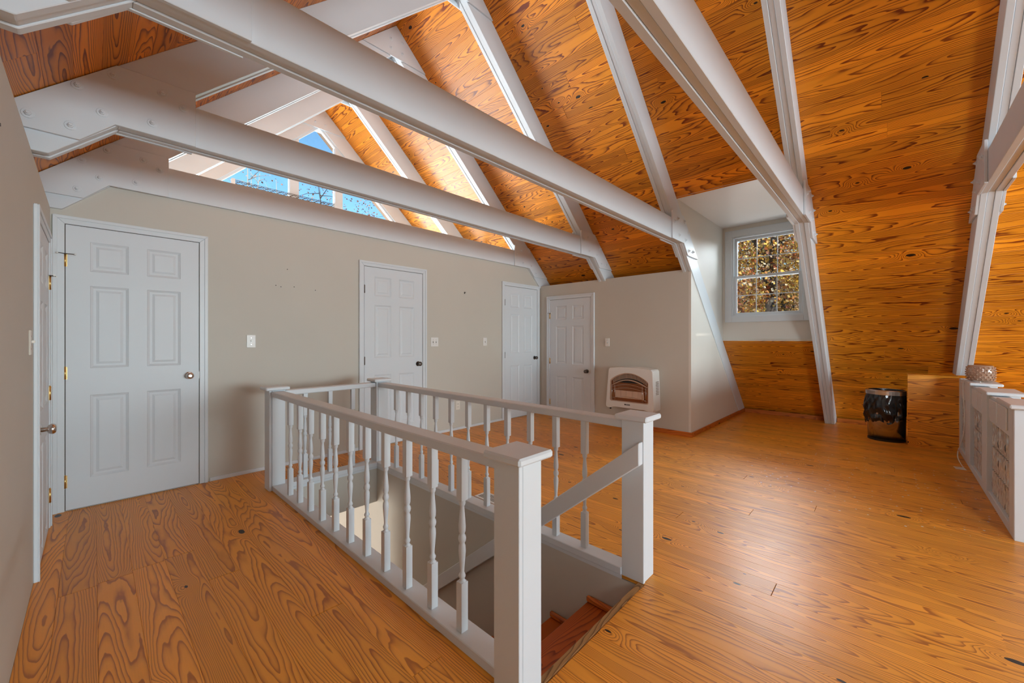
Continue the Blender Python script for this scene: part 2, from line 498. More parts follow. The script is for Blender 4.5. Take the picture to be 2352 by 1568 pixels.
for s0, s1 in zip(rows, rows[1:]):
    sm = (s0 + s1) / 2
    px, pz = X0 + sm * CT, AP - sm * ST
    if pz < -0.02: continue
    runs = [(Y_PLANK, Y_GABLE)]
    if sd0 - 0.01 < sm < sd1 + 0.01: runs = [(Y_PLANK, RY0), (RY1, DY0), (DY1 + 0.01, Y_GABLE)]
    for r0, r1 in runs:
        segs = cuts(r0 + (rng.uniform(-2.5, 0) if r0 == Y_PLANK else 0), r1, rng, hi=5.0)
        for a, b in segs:
            a = max(a, r0)
            if b - a < 0.05: continue
            plank(ceiling, s1 - s0, round(b - a, 2), 'ceil', (px, (a + b) / 2, pz), math.pi + TH)
for k in range(0, 29):
    s0, s1 = 0.133 * k, 0.133 * (k + 1)
    sm = (s0 + s1) / 2
    px, pz = X0 - sm * CT, AP - sm * ST
    if px < -0.70: break
    for a, b in cuts(Y_PLANK + rng.uniform(-2.5, 0), Y_GABLE, rng, hi=5.0):
        a = max(a, Y_PLANK if sm < sd0 else RY1)
        if b - a < 0.05: continue
        plank(ceiling, s1 - s0, round(b - a, 2), 'ceil', (px, (a + b) / 2, pz), math.pi - TH)

# ------------------------------------------------------------------ walls
mb = MB()
zk = 2.3658
mb.prism([(XL - 0.1, 0), (XC + 0.06, 0), (XC + 0.06, 2.10), (xi(2.10), 2.10), (xi(zk), zk), (xi(zk, -1), zk), (-0.1515, zi(-0.1515)), (XL - 0.1, 2.137)], 'Y', YE, YE + 0.06)
o = mb.obj('wall_back', 'beige'); struct(o, 'beige painted wall with three white doors under the collar beam', 'wall')
mb = MB()
mb.prism([(YLW, 0), (YE, 0), (YE, 2.135), (YLW, 2.135)], 'X', XL - 0.10, XL); mb.prism([(XL - 0.1, 0), (-2.76, 0), (xo(2.075, -1), 2.075), (XL - 0.1, 2.075)], 'Y', YLW, YLW + 0.06); mb.box((-0.80, YLW, 2.075), (XL - 0.10, YE, 2.135))
o = mb.obj('wall_left', 'beige'); struct(o, 'plain beige knee wall running beside the long rail side', 'wall')
mb = MB()
mb.box((XC, YC + 0.0301, 0), (XC + 0.06, YE, 2.10)); mb.box((XC + 0.06, YC + 0.031, 2.04), (xo(2.10), YE, 2.10))
o = mb.obj('wall_closet', 'beige'); struct(o, 'low beige closet wall carrying the gas heater and a short door', 'wall')
mb = MB()
mb.prism([(XC, 0), (7.678, 0), (6.45, zo(6.45)), (6.45, 2.87), (xo(DZ1 + 0.02), DZ1 + 0.02), (xo(2.10), 2.10), (XC, 2.10)], 'Y', YC, YC + 0.03)
o = mb.obj('wall_closet_end', 'cream'); struct(o, 'pale closet end wall rising into the dormer cheek', 'wall')
# dormer
XD = 6.433
WYL, WYR, WZB, WZT = 1.665, 0.80, 1.555, 2.70      # window opening
mb = MB()
mb.box((XD, DY0, 1.17), (XD + 0.12, DY1, WZB)); mb.box((XD, DY0, WZT), (XD + 0.12, DY1, 2.93))
mb.box((XD, WYL, WZB), (XD + 0.12, DY1, WZT)); mb.box((XD, DY0, WZB), (XD + 0.12, WYR, WZT))
o = mb.obj('wall_dormer', 'cream'); struct(o, 'small cream wall around the dormer window', 'wall')
mb = MB(); mb.box((XD - 0.012, DY0 + 0.02, 1.185), (XD, DY1, 1.225)); mb.box((XD - 0.03, DY0 + 0.02, 1.222), (XD, DY1, 1.232))
o = mb.obj('trim_1', 'cream', bevel=0.002); struct(o, 'thin cream ledge between dormer wall and sloping boards', 'trim')
mb = MB(); mb.box((xo(DZ1) - 0.015, DY0, DZ1 + 0.012), (XD + 0.12, DY1 + 0.03, DZ1 + 0.05))
o = mb.obj('ceiling_dormer', 'dceil'); struct(o, 'flat white painted ceiling of the dormer', 'ceiling')
mb = MB(); mb.prism([(6.45, zo(6.45)), (6.45, 2.87), (xo(DZ1), DZ1)], 'Y', DY0 - 0.04, DY0)
o = mb.obj('wall_dormer_cheek', 'cream'); struct(o, 'cream triangular side of the dormer behind the truss', 'wall')
mb = MB(); mb.prism([(6.45, zo(6.45)), (6.45, 2.87), (xo(DZ1), DZ1)], 'Y', RY0 - 0.04, RY0); mb.prism([(6.45, zo(6.45)), (6.45, 2.87), (xo(DZ1), DZ1)], 'Y', RY1, RY1 + 0.04)
mb.box((XD, RY0, 1.17), (XD + 0.12, RY1, 1.50)); mb.box((XD, RY0, 2.75), (XD + 0.12, RY1, 2.93)); mb.box((XD, RY0, 1.50), (XD + 0.12, RY0 + 0.08, 2.75)); mb.box((XD, RY1 - 0.08, 1.50), (XD + 0.12, RY1, 2.75))
mb.box((xo(DZ1) - 0.015, RY0, DZ1 + 0.012), (XD + 0.12, RY1, DZ1 + 0.05))
geo_ = bmesh.ops.duplicate(mb.bm, geom=mb.bm.verts[:] + mb.bm.edges[:] + mb.bm.faces[:])['geom']  # mirrored left shell is added so the left fill lamp shines through
for v_ in geo_:
    if isinstance(v_, bmesh.types.BMVert): v_.co.x = 2 * X0 - v_.co.x
o = mb.obj('wall_rear_dormer', 'cream'); struct(o, 'cream shells of the rear dormer and an unseen left one added to pass light', 'wall')
for hx_, hz_ in ((1.20, 1.735), (1.243, 1.725), (1.30, 1.90), (1.56, 1.72), (1.36, 1.735)):
    MB().lathe([(0.0045, -0.0006), (0.0045, 0.0)], (hx_, YE, hz_), 'Y', 8).obj('nail_hole', 'dark', bpy.data.objects['wall_back'])
# rear gable with its tall window opening (behind the camera), gable ahead
mb = MB()
RX0, RX1, RZ0, RZ1 = 0.60, 5.30, 0.45, 2.15
mb.prism([(-2.76, 0), (RX0, 0), (RX0, RZ1), (RX0, zo(RX0))], 'Y', Y_REAR - 0.1, Y_REAR)
mb.prism([(RX1, 0), (7.678, 0), (RX1, zo(RX1))], 'Y', Y_REAR - 0.1, Y_REAR)
mb.box((RX0, Y_REAR - 0.1, 0), (RX1, Y_REAR, RZ0))
mb.prism([(RX0, RZ1 - 0.001), (RX1 - 0.001, RZ1 - 0.001), (RX1 - 0.001, zo(RX1)), (X0, AP), (RX0, zo(RX0))], 'Y', Y_REAR - 0.1, Y_REAR)
o = mb.obj('wall_rear', 'beige'); struct(o, 'beige gable wall behind the viewpoint with a wide window opening', 'wall')

# ------------------------------------------------------------------ baseboards
def board(name, a, b, m, label, bevel=0.003):
    o = MB().box(a, b).obj(name, m, bevel=bevel)
    return struct(o, label, 'baseboard')
board('baseboard_back', (0.69, YE - 0.012, 0), (2.01, YE, 0.032), 'white', 'thin white strip at the foot of the beige wall')
board('baseboard_back_right', (2.91, YE - 0.012, 0), (4.24, YE, 0.032), 'white', 'thin white strip between the middle doors')
mb = MB().box((XC - 0.016, YC - 0.016, 0), (XC, 3.17, 0.058)); o = mb.obj('baseboard_closet', 'base', bevel=0.003, origin=(XC, 2.5, 0)); struct(o, 'low pine baseboard along the closet front', 'baseboard')
mb = MB().box((XC, YC - 0.016, 0), (7.60, YC, 0.058)); o = mb.obj('baseboard_closet_end', 'basex', bevel=0.003, origin=(6.3, YC, 0)); struct(o, 'low pine baseboard along the pale closet end', 'baseboard')
xb = xo(0.07) - 0.02
mb = MB().box((xb - 0.016, 0.70, 0), (xb, YC - 0.02, 0.062)); mb.box((xb - 0.016, -0.10, 0), (xb, 0.57, 0.062))
o = mb.obj('baseboard_right', 'base', bevel=0.003, origin=(xb, 1.0, 0)); struct(o, 'pine baseboard at the foot of the sloping boards', 'baseboard')

# ------------------------------------------------------------------ trusses
BOLT_MESH = None
def bolt_mesh():
    global BOLT_MESH
    if BOLT_MESH: return BOLT_MESH
    mb = MB()
    mb.lathe([(0.0225, 0.0), (0.0225, -0.003), (0.021, -0.004)], axis='Y', n=14, smooth=False)
    mb.lathe([(0.0125, -0.003), (0.0125, -0.010), (0.010, -0.0125)], axis='Y', n=6, smooth=False)
    mb.lathe([(0.006, -0.01), (0.006, -0.020)], axis='Y', n=8, smooth=False)
    o = mb.obj('bolt', 'white_board')
    BOLT_MESH = o.data
    bpy.data.objects.remove(o)
    return BOLT_MESH
BOLTS = [(-0.055, 2.507), (0.073, 2.62), (0.27, 2.611), (0.365, 2.565), (0.033, 2.405), (-0.078, 2.294), (0.228, 2.427), (-0.215, 2.30)]
PEAKB = [(-0.068, 4.715), (-0.07, 4.611), (0.082, 4.735), (0.08, 4.612)]
def add_bolt(parent, x, y, z, back=False):
    o = bpy.data.objects.new('bolt', bolt_mesh())
    C.objects.link(o); o.parent = parent
    o.location = Vector((x, y, z)) - ABS[parent.name]
    if back: o.rotation_euler = (0, 0, math.pi)
def truss(key, label, foot=None, peak=True, sides=(-1, 1), collar=True, back=False):
    y = FRONT[key]
    t = empty('timber_truss', (X0, y, 0), label, 'truss', 'white timber trusses')
    for side in sides:
        zf = 0.0
        if foot is not None and side == 1: zf = foot
        for k in range(3):
            rec = 0.007 if k == 1 else 0.0        # middle ply sits a little proud/recessed
            jit = (0.0, 0.0, 0.0)[k]
            pts = [(xo(zf, side), zf), (X0, AP), (X0, AP - VD + rec), (xi(zf, side) + side * rec, zf)]
            if side == -1: pts = [(-0.45, zo(-0.45)), (X0, AP), (X0, AP - VD + rec), (-0.152, zi(-0.152) + rec), (-0.45, zi(-0.152) + rec)]
            MB().prism(pts, 'Y', y + k * PL + 0.0006, y + (k + 1) * PL - 0.0006).obj('rafter_board', 'white_board', t, bevel=0.0025)
        gz0, gz1 = 2.235, 2.68
        faces = [(y - GU, y - 0.0004), (y + 3 * PL + 0.0004, y + 3 * PL + GU)]
        if collar:
            for fi, (f0, f1) in enumerate(faces):
                if key == 'E' and fi == 1: continue
                if key in 'FG' : continue
                def mx(x): return x if side == -1 else 2 * X0 - x
                poly = [(mx(xo(gz1 - 0.0, -1) + 0.004), gz1), (mx(0.42), gz1), (mx(0.42), 2.362), (mx(0.082), 2.362), (mx(xi(gz0, -1)), gz0), (mx(xo(gz0, -1) + 0.004), gz0)]
                MB().prism(poly, 'Y', f0, f1).obj('gusset_plate', 'white_board', t, bevel=0.002)
                for bx, bz in BOLTS:
                    if side == -1 and key == 'E' and bx < XL: continue
                    if fi == 0: add_bolt(t, mx(bx), f0, bz)
                    elif key == 'A': add_bolt(t, mx(bx), f1, bz, True)
    if collar:
        c0, c1 = 2.366, 2.602
        for k in range(3):
            if key == 'E' and k == 2: continue
            rec = 0.0 if k != 1 else 0.007
            pts = [(xi(c0, -1) + 0.001, c0 + rec), (xi(c0, 1) - 0.001, c0 + rec), (xi(c1, 1) - 0.001, c1), (xi(c1, -1) + 0.001, c1)]
            MB().prism(pts, 'Y', y + k * PL + 0.0006, y + (k + 1) * PL - 0.0006).obj('collar_board', 'white_board', t, bevel=0.0025)
    if peak:
        for fi, (f0, f1) in enumerate([(y - GU, y - 0.0004), (y + 3 * PL + 0.0004, y + 3 * PL + GU)]):
            zb_ = 4.525
            MB().prism([(xo(zb_, -1) + 0.004, zb_), (xo(zb_, 1) - 0.004, zb_), (X0, AP - 0.004)], 'Y', f0, f1).obj('peak_plate', 'white_board', t, bevel=0.002)
            if fi == 0:
                for dx, bz in PEAKB: add_bolt(t, X0 + dx, f0, bz)
    return t
truss('A', 'white truss whose right leg lands on the glass block divider', foot=0.83)
truss('B', 'white truss standing between the dormer and the waste bin')
truss('C', 'white truss along the closet end wall with bolted gussets')
truss('D', 'white truss landing on top of the closet above the short door')
truss('E', 'white truss whose collar beam crowns the beige door wall')
truss('F', 'white rafter pair beyond the door wall without a collar beam', collar=False)
truss('G', 'white rafter pair framing the gable window', collar=False)

# ------------------------------------------------------------------ gable window
GY = FRONT['G'] + 0.02
win = MB()
# mullions and sloping casings as the frame
for x in (2.115, 2.79):
    pass
frame = MB()
def slab(mb, pts, y0, y1): mb.prism(pts, 'Y', y0, y1)
GA = 4.545
def gl(x): return GA - S * abs(x - X0)
win_o = MB().prism([(X0 - 0.001, GA + 0.06), (X0 - 3.4, GA + 0.06 - S * 3.4), (X0 - 3.4, GA - S * 3.4), (X0, GA)], 'Y', GY, GY + 0.06)
win_o.prism([(X0 + 0.001, GA + 0.06), (X0 + 3.4, GA + 0.06 - S * 3.4), (X0 + 3.4, GA - S * 3.4), (X0, GA)], 'Y', GY, GY + 0.06)
w2 = win_o.obj('window_2', 'white', bevel=0.004)
struct(w2, 'tall triangular gable window with white mullions and blue sky', 'window')
for x0_, x1_ in ((2.03, 2.155), (2.70, 2.822)):
    MB().prism([(x0_, 0.1), (x1_, 0.1), (x1_, gl(x1_) + 0.01), (x0_, gl(x0_) + 0.01)], 'Y', GY - 0.01, GY + 0.09).obj('mullion', 'white', w2, bevel=0.003)
for a, b in ((X0 - 3.2, 2.03), (2.822, X0 + 3.2)):
    xs = [a, b]
    z_lo = 0.1
    MB().prism([(a, max(z_lo, gl(a) - 0.0)), (b, gl(b)), (b, z_lo), (a, z_lo)], 'Y', GY + 0.045, GY + 0.05).obj('pane', 'glass', w2)
MB().prism([(2.155, 0.1), (2.70, 0.1), (2.70, gl(2.70)), (X0, GA), (2.155, gl(2.155))], 'Y', GY + 0.045, GY + 0.05).obj('pane', 'glass', w2)
MB().box((X0 - 4.7, GY, 0), (X0 + 4.7, GY + 0.1, 0.1)).obj('sill', 'white', w2)

# ------------------------------------------------------------------ dormer window
w1 = MB()
fx0 = XD - 0.018
cy0, cy1, cz0, cz1 = 0.735, 1.768, 1.468, 2.800     # casing outer
iy0, iy1, iz0, iz1 = 0.825, 1.675, 1.558, 2.705     # casing inner
w1.box((fx0, iy1, cz0), (XD, cy1, cz1)); w1.box((fx0, cy0, cz0), (XD, iy0, cz1))
w1.box((fx0, iy0, iz1), (XD, iy1, cz1)); w1.box((fx0, iy0, cz0), (XD, iy1, iz0))
w1 = w1.obj('window_1', 'white', bevel=0.003); struct(w1, 'white double-hung dormer window with grilles and autumn trees outside', 'window')
fr = MB()
for (a, b, c_, d, x0_, x1_) in ((iy1 - 0.02, iy1, iz0, iz1, XD - 0.005, XD + 0.11), (iy0, iy0 + 0.02, iz0, iz1, XD - 0.005, XD + 0.11)):
    fr.box((x0_, a, c_), (x1_, b, d))
fr.box((XD - 0.005, iy0 + 0.02, iz1 - 0.02), (XD + 0.11, iy1 - 0.02, iz1)); fr.box((XD - 0.005, iy0 + 0.02, iz0), (XD + 0.11, iy1 - 0.02, iz0 + 0.014))
fr.obj('window_frame', 'white', w1, bevel=0.002)
zm = 2.118
def sash(z0, z1, xs, th=0.03):
    a, b = iy0 + 0.021, iy1 - 0.021
    t = 0.035
    s_ = MB()
    s_.box((xs, a, z0), (xs + th, a + t, z1)); s_.box((xs, b - t, z0), (xs + th, b, z1))
    s_.box((xs, a + t, z0), (xs + th, b - t, z0 + t * 0.9)); s_.box((xs, a + t, z1 - t), (xs + th, b - t, z1))
    so = s_.obj('sash', 'white', w1, bevel=0.002)
    pa, pb, qa, qb = a + t, b - t, z0 + t * 0.9, z1 - t
    MB().box((xs + 0.012, pa, qa), (xs + 0.016, pb, qb)).obj('pane', 'glass', so)
    gm = MB()
    for k in (1, 2):
        yy = pa + (pb - pa) * k / 3
        gm.box((xs + 0.006, yy - 0.006, qa), (xs + 0.0115, yy + 0.006, qb))
    zz = (qa + qb) / 2
    gm.box((xs + 0.0055, pa, zz - 0.006), (xs + 0.0118, pb, zz + 0.006))
    gm.obj('grille', 'white', so)
sash(zm - 0.02, iz1 - 0.021, XD + 0.055)
sash(iz0 + 0.015, zm + 0.018, XD + 0.02)

# ------------------------------------------------------------------ doors
def knob(parent, x, z, m='steel', sgn=-1):
    pb = ABS[parent.name]
    k = MB().lathe([(0.030, 0.0), (0.030, -0.005), (0.026, -0.008)], (0, 0, 0), 'Y', 20, False)
    k.lathe([(0.012, -0.006), (0.012, -0.028), (0.022, -0.034), (0.027, -0.044), (0.027, -0.052), (0.022, -0.060), (0.010, -0.063)], (0, 0, 0), 'Y', 20)
    o = k.obj('door_knob', m)
    o.parent = parent; o.location = (x, 0, z)
    return o
def door(name, label, loc, rz, w, h, hinge='L', knob_z=0.92, knob_m='steel', stop=True, hinge_m='brass', panels_shift=0.0, cw=0.062):
    """slab mesh is the door, everything else its parts; local X across, -Y out of the wall"""
    st, mu = 0.12 * w / 0.75, 0.105 * w / 0.75
    pw = (w - 2 * st - mu) / 2
    xs = [0, st, st + pw, st + pw + mu, w - st, w]
    ph = [(0.215, 0.815), (1.01, 1.61), (1.715, 1.93)]
    ph = [(a - panels_shift, b - panels_shift) for a, b in ph]
    zs = [0.008] + [v for p_ in ph for v in p_] + [h]
    mb = MB()
    f, r_, bk = -0.010, -0.001, 0.0
    pan = []
    for i in range(5):
        for j in range(len(zs) - 1):
            a, b, c_, d = xs[i], xs[i + 1], zs[j], zs[j + 1]
            if d <= c_: continue
            if i in (1, 3) and j in (1, 3, 5):
                pan.append((a, b, c_, d))
                for (p, q) in (((a, c_), (b, c_)), ((b, c_), (b, d)), ((b, d), (a, d)), ((a, d), (a, c_))):
                    mb.quad([(p[0], f, p[1]), (q[0], f, q[1]), (q[0], r_, q[1]), (p[0], r_, p[1])])
            else:
                mb.quad([(a, f, c_), (b, f, c_), (b, f, d), (a, f, d)])
    for p, q in (((0, zs[0]), (w, zs[0])), ((w, zs[0]), (w, h)), ((w, h), (0, h)), ((0, h), (0, zs[0]))):
        mb.quad([(p[0], f, p[1]), (q[0], f, q[1]), (q[0], bk, q[1]), (p[0], bk, p[1])])
    mb.quad([(0, bk, zs[0]), (0, bk, h), (w, bk, h), (w, bk, zs[0])])
    bmesh.ops.remove_doubles(mb.bm, verts=mb.bm.verts[:], dist=1e-5)
    d_ = mb.obj(name, 'door')
    d_.location = loc; d_.rotation_euler = (0, 0, rz)
    struct(d_, label, 'door')
    for a, b, c_, d in pan:
        mb = MB()
        steps = [(0.0005, -0.0095), (0.016, -0.0022), (0.030, -0.0022), (0.046, -0.0075)]
        prev = None
        for ins, yy in steps:
            ring = [mb.bm.verts.new(p) for p in ((a + ins, yy, c_ + ins), (b - ins, yy, c_ + ins), (b - ins, yy, d - ins), (a + ins, yy, d - ins))]
            if prev:
                for k in range(4): mb.bm.faces.new([prev[k], prev[(k + 1) % 4], ring[(k + 1) % 4], ring[k]])
            prev = ring
        mb.bm.faces.new(prev)
        o = mb.obj('panel', 'door'); o.parent = d_
    # casing, three mitred boards with a moulded edge
    g_ = 0.004
    def cas(pts, nm='casing'):
        mb = MB().prism(pts, 'Y', -0.016, 0.0)
        o = mb.obj(nm, 'white', bevel=0.003); o.parent = d_
        return o
    O, I = cw, g_
    cas([(-O, 0), (-I, 0), (-I, h + I), (-O, h + O)])
    cas([(w + I, 0), (w + O, 0), (w + O, h + O), (w + I, h + I)])
    cas([(-O, h + O), (-I, h + I), (w + I, h + I), (w + O, h + O)])
    def fil(pts):
        o = MB().prism(pts, 'Y', -0.022, -0.0155).obj('casing_moulding', 'white', bevel=0.002); o.parent = d_
    A_, B_ = cw - 0.001, cw - 0.024
    fil([(-A_, 0), (-B_, 0), (-B_, h + B_), (-A_, h + A_)]); fil([(w + B_, 0), (w + A_, 0), (w + A_, h + A_), (w + B_, h + B_)]); fil([(-A_, h + A_), (-B_, h + B_), (w + B_, h + B_), (w + A_, h + A_)])
    # dark sheet standing in for the shade in the gap round the slab
    o = MB().box((-0.0039, -0.002, 0.004), (w + 0.0039, 0.0, h + 0.0039)).obj('gap_shade', 'dark'); o.parent = d_
    hx = -0.002 if hinge == 'L' else w + 0.002
    kx = w - 0.065 if hinge == 'L' else 0.065
    for i, hz in enumerate((0.21, 0.98 - panels_shift * 0.6, h - 0.255)):
        mb = MB().lathe([(0.0055, -0.044), (0.0055, 0.044)], (hx, -0.0145, hz), 'Z', 8)
        mb.lathe([(0.0035, 0.044), (0.0035, 0.050)], (hx, -0.0145, hz), 'Z', 8)
        mb.box((hx - 0.010, -0.0118, hz - 0.044), (hx + 0.010, -0.0102, hz + 0.044))
        o = mb.obj('hinge', hinge_m); o.parent = d_
        if i == 2 and stop:
            s_ = 1 if hinge == 'L' else -1
            mb = MB().tube([(hx - s_ * 0.006, -0.02, hz + 0.047), (hx - s_ * 0.034, -0.038, hz + 0.047)], 0.003)
            mb.tube([(hx + s_ * 0.004, -0.02, hz + 0.047), (hx + s_ * 0.045, -0.034, hz + 0.045)], 0.003)
            mb.lathe([(0.008, -0.003), (0.008, 0.003)], (hx, -0.0145, hz + 0.047), 'Z', 10)
            o2 = mb.obj('hinge_stop', 'darksteel', o)
            for px, py in ((-0.036, -0.039), (0.048, -0.035)):
                mb = MB().lathe([(0.006, -0.005), (0.006, 0.005)], (hx + s_ * px, py, hz + 0.046), 'X', 8)
                mb.obj('bumper', 'plastic', None).parent = o
    ABS[d_.name] = Vector((0, 0, 0))
    knob(d_, kx, knob_z, knob_m).location = (kx, f, knob_z)
    mb = MB().box(((w if hinge == 'L' else -0.003), -0.0105, knob_z - 0.03), ((w + 0.003 if hinge == 'L' else 0), -0.004, knob_z + 0.03))
    o = mb.obj('latch_plate', 'darksteel'); o.parent = d_
    return d_
door('door_1', 'white six-panel door nearest the corner of the long beige wall and knee wall', (-0.134, YE, 0), 0, 0.75, 2.035)
door('door_2', 'white six-panel door between two switch plates on the beige wall', (2.076, YE, 0), 0, 0.757, 2.035, stop=False, hinge_m='darksteel', knob_m='darksteel')
door('door_3', 'white six-panel door in the corner beside the closet', (4.298, YE, 0), 0, 0.757, 2.035, stop=False, hinge_m='darksteel', knob_m='darksteel')
door('door_4', 'short white six-panel closet door left of the gas heater', (XC, 4.018, 0), -math.pi / 2, 0.770, 1.854, knob_z=0.739, knob_m='darksteel', panels_shift=0.18, cw=0.064)
door('door_5', 'short white six-panel door in the knee wall', (XL, 3.165, 0), math.pi / 2, 0.77, 1.84, hinge='R', knob_z=0.745, panels_shift=0.18)

# ------------------------------------------------------------------ stair railing
RAIL = empty('stair_railing', (1.48, 2.3, 0), 'white railing with turned balusters around the stairwell', 'railing')
def post(cx, cy, strip=-1):
    hw = 0.060
    mb = MB().box((cx - hw + 0.021, cy - hw + 0.003, 0), (cx + hw, cy + hw - 0.003, 0.808))
    p_ = mb.obj('newel_post', 'white', RAIL, bevel=0.003, origin=(cx, cy, 0))
    MB().box((cx - hw, cy - hw, 0), (cx - hw + 0.018, cy + hw, 0.808)).obj('side_board', 'white', p_, bevel=0.002)
    MB().box((cx - 0.088, cy - 0.088, 0.808), (cx + 0.088, cy + 0.088, 0.836)).obj('post_cap', 'white', p_, bevel=0.007)
    return p_
PN, PR, PLf, PF = (1.022, 0.942), (1.948, 0.950), (1.030, 3.662), (1.948, 3.662)
for c_ in (PN, PR, PLf, PF): post(*c_)
def railbox(name, a, b, m='white', bv=0.005): return MB().box(a, b).obj(name, m, RAIL, bevel=bv)
railbox('top_rail', (0.985, PN[1] + 0.06, 0.758), (1.075, PLf[1] - 0.06, 0.800)); railbox('top_rail', (1.903, PR[1] + 0.06, 0.758), (1.993, PF[1] - 0.06, 0.800)); railbox('top_rail', (PLf[0] + 0.06, 3.617, 0.758), (PF[0] - 0.06, 3.707, 0.800))
railbox('shoe_rail', (0.993, PN[1] + 0.06, 0.0005), (1.093, PLf[1] - 0.06, 0.040), bv=0.003); railbox('shoe_rail', (1.880, PR[1] + 0.06, 0.0005), (1.975, PF[1] - 0.06, 0.040), bv=0.003); railbox('shoe_rail', (PLf[0] + 0.06, 3.575, 0.0005), (PF[0] - 0.06, 3.70, 0.040), bv=0.003)
# fascia under the shoe rails
railbox('fascia', (1.887, PR[1] + 0.06, -0.022), (1.8905, PF[1], 0.0), bv=0); railbox('fascia', (1.09, 3.588, -0.022), (1.887, 3.5985, 0.0), bv=0)
bal = MB()
bw = 0.0165
bal.box((-bw, -bw, 0.0405), (bw, bw, 0.238)); bal.box((-bw, -bw, 0.570), (bw, bw, 0.7575))
prof = [(0.0165, 0.238), (0.0085, 0.249), (0.0125, 0.254), (0.0145, 0.262), (0.0105, 0.271), (0.0085, 0.276), (0.0095, 0.295), (0.0125, 0.330), (0.0150, 0.362), (0.0140, 0.382), (0.0095, 0.393), (0.0145, 0.402), (0.0165, 0.412), (0.0145, 0.422), (0.0095, 0.431), (0.0140, 0.442), (0.0150, 0.462), (0.0125, 0.494), (0.0095, 0.528), (0.0085, 0.543), (0.0115, 0.548), (0.0140, 0.556), (0.0125, 0.562), (0.0165, 0.570)]
bal.lathe(prof, n=14, caps=False)
b0 = bal.obj('baluster', 'white')
bm_ = b0.data
bpy.data.objects.remove(b0)
def baluster(x, y):
    o = bpy.data.objects.new('baluster', bm_); C.objects.link(o); o.parent = RAIL
    o.location = Vector((x, y, 0)) - ABS[RAIL.name]
for k in range(11):
    baluster(1.034, 1.262 + 0.2045 * k); baluster(1.930, 1.262 + 0.2045 * k)
for x in (1.255, 1.464, 1.672): baluster(x, 3.645)
# sloping handrail down the stairs
hs = -0.803
MB().prism([(0.895, 0.712), (0.895, 0.598), (3.30, 0.598 + hs * 2.405), (3.30, 0.712 + hs * 2.405)], 'X', 1.846, 1.8875).obj('stair_handrail', 'white', RAIL, bevel=0.004)

# ------------------------------------------------------------------ staircase and well
mb = MB().box((WX1 + 0.001, WY0 + 0.001, -2.75), (WX1 + 0.06, 5.6, -0.022)); o = mb.obj('wall_stairwell_right', 'beige'); struct(o, 'beige stairwell side wall below the railing', 'wall')
mb = MB().box((WX0 - 0.06, WY0 + 0.001, -2.75), (WX0, WY1, -0.022)); o = mb.obj('wall_stairwell_left', 'beige'); struct(o, 'beige stairwell wall under the long railing', 'wall')
mb = MB().box((WX0 - 0.06, WY1, -0.345), (WX1, WY1 + 0.05, -0.022)); o = mb.obj('wall_stairwell_header', 'beige'); struct(o, 'beige header across the far end of the stairwell', 'wall')
mb = MB().box((-1.6, 5.6, -2.75), (WX1 + 0.06, 5.66, -0.2)); mb.box((-1.66, 2.0, -2.75), (-1.6, 5.66, -0.2)); o = mb.obj('wall_lower', 'cream'); struct(o, 'pale sunlit wall of the storey below', 'wall')
mb = MB().box((-1.66, -0.5, -2.80), (2.0, 5.66, -2.75)); o = mb.obj('floor_lower', 'basex'); struct(o, 'wooden floor of the storey below', 'floor')
STAIR = empty('staircase', (1.49, 1.0, -2.75), 'pine staircase descending inside the railing', 'staircase')
MB().box((WX0 + 0.002, WY0 - 0.034, -0.040), (WX1 - 0.002, WY0, 0.0)).obj('nosing', 'weathered', STAIR, bevel=0.004, origin=(1.49, WY0 - 0.017, -0.02))
for k in range(10):
    zt_ = -0.222 - 0.205 * k
    yn = 1.212 + 0.255 * k
    o = MB().box((WX0 + 0.004, yn - 0.285, zt_ - 0.034), (WX1 - 0.004, yn, zt_)).obj('tread', 'stair', STAIR, bevel=0.006, origin=(1.49, yn - 0.14, zt_))
    MB().box((WX0 + 0.004, yn - 0.284, zt_ + 0.0005), (WX1 - 0.004, yn - 0.262, zt_ + 0.168)).obj('riser', 'stair', STAIR, origin=(1.49, yn - 0.27, zt_))
    MB().box((WX1 - 0.028, yn - 0.262, zt_ + 0.0005), (WX1 - 0.002, yn + 0.002, zt_ + 0.036)).obj('tread_trim', 'base', STAIR, bevel=0.010, origin=(WX1 - 0.015, yn - 0.13, zt_))

# ------------------------------------------------------------------ glass block divider
DIV = empty('glass_block_divider', (5.2, -0.6, 0), 'white low divider with glass block panels and pilaster caps', 'divider')
YD, YB = -0.544, -0.665
def dv(a, b, name='frame', m='white', bv=0.003, par=None): return MB().box(a, b).obj(name, m, par or DIV, bevel=bv)
dv((3.99, YB, 0.0), (6.50, YD, 0.060), 'base_rail')
dv((3.99, YB + 0.02, 0.60), (6.50, YD - 0.006, 0.795), 'frieze')
for (x0_, x1_, depth) in ((3.844, 3.985, -0.74), (4.72, 4.93, -0.70), (5.60, 5.90, -0.70), (6.40, 6.50, -0.66)):
    dv((x0_, depth, 0.0605 if x0_ > 3.9 else 0.0), (x1_, YD + (0.010 if 4 < x0_ < 6.3 else 0.0), 0.800), 'pilaster')
for (x0_, x1_, y0_) in ((3.80, 4.24, -0.76), (4.62, 5.04, -0.72), (5.48, 5.99, -0.72)):
    dv((x0_, y0_, 0.801), (x1_, YD + 0.022, 0.826), 'ledge_cap', bv=0.006)
for (x0_, x1_) in ((4.03, 4.69), (4.97, 5.57), (5.94, 6.37)):
    for a, b in ((x0_ + 0.03, (x0_ + x1_) / 2 - 0.02), ((x0_ + x1_) / 2 + 0.02, x1_ - 0.03)):
        MB().box((a, YD - 0.007, 0.63), (b, YD + 0.004, 0.775)).obj('frieze_panel', 'white', DIV, bevel=0.004)
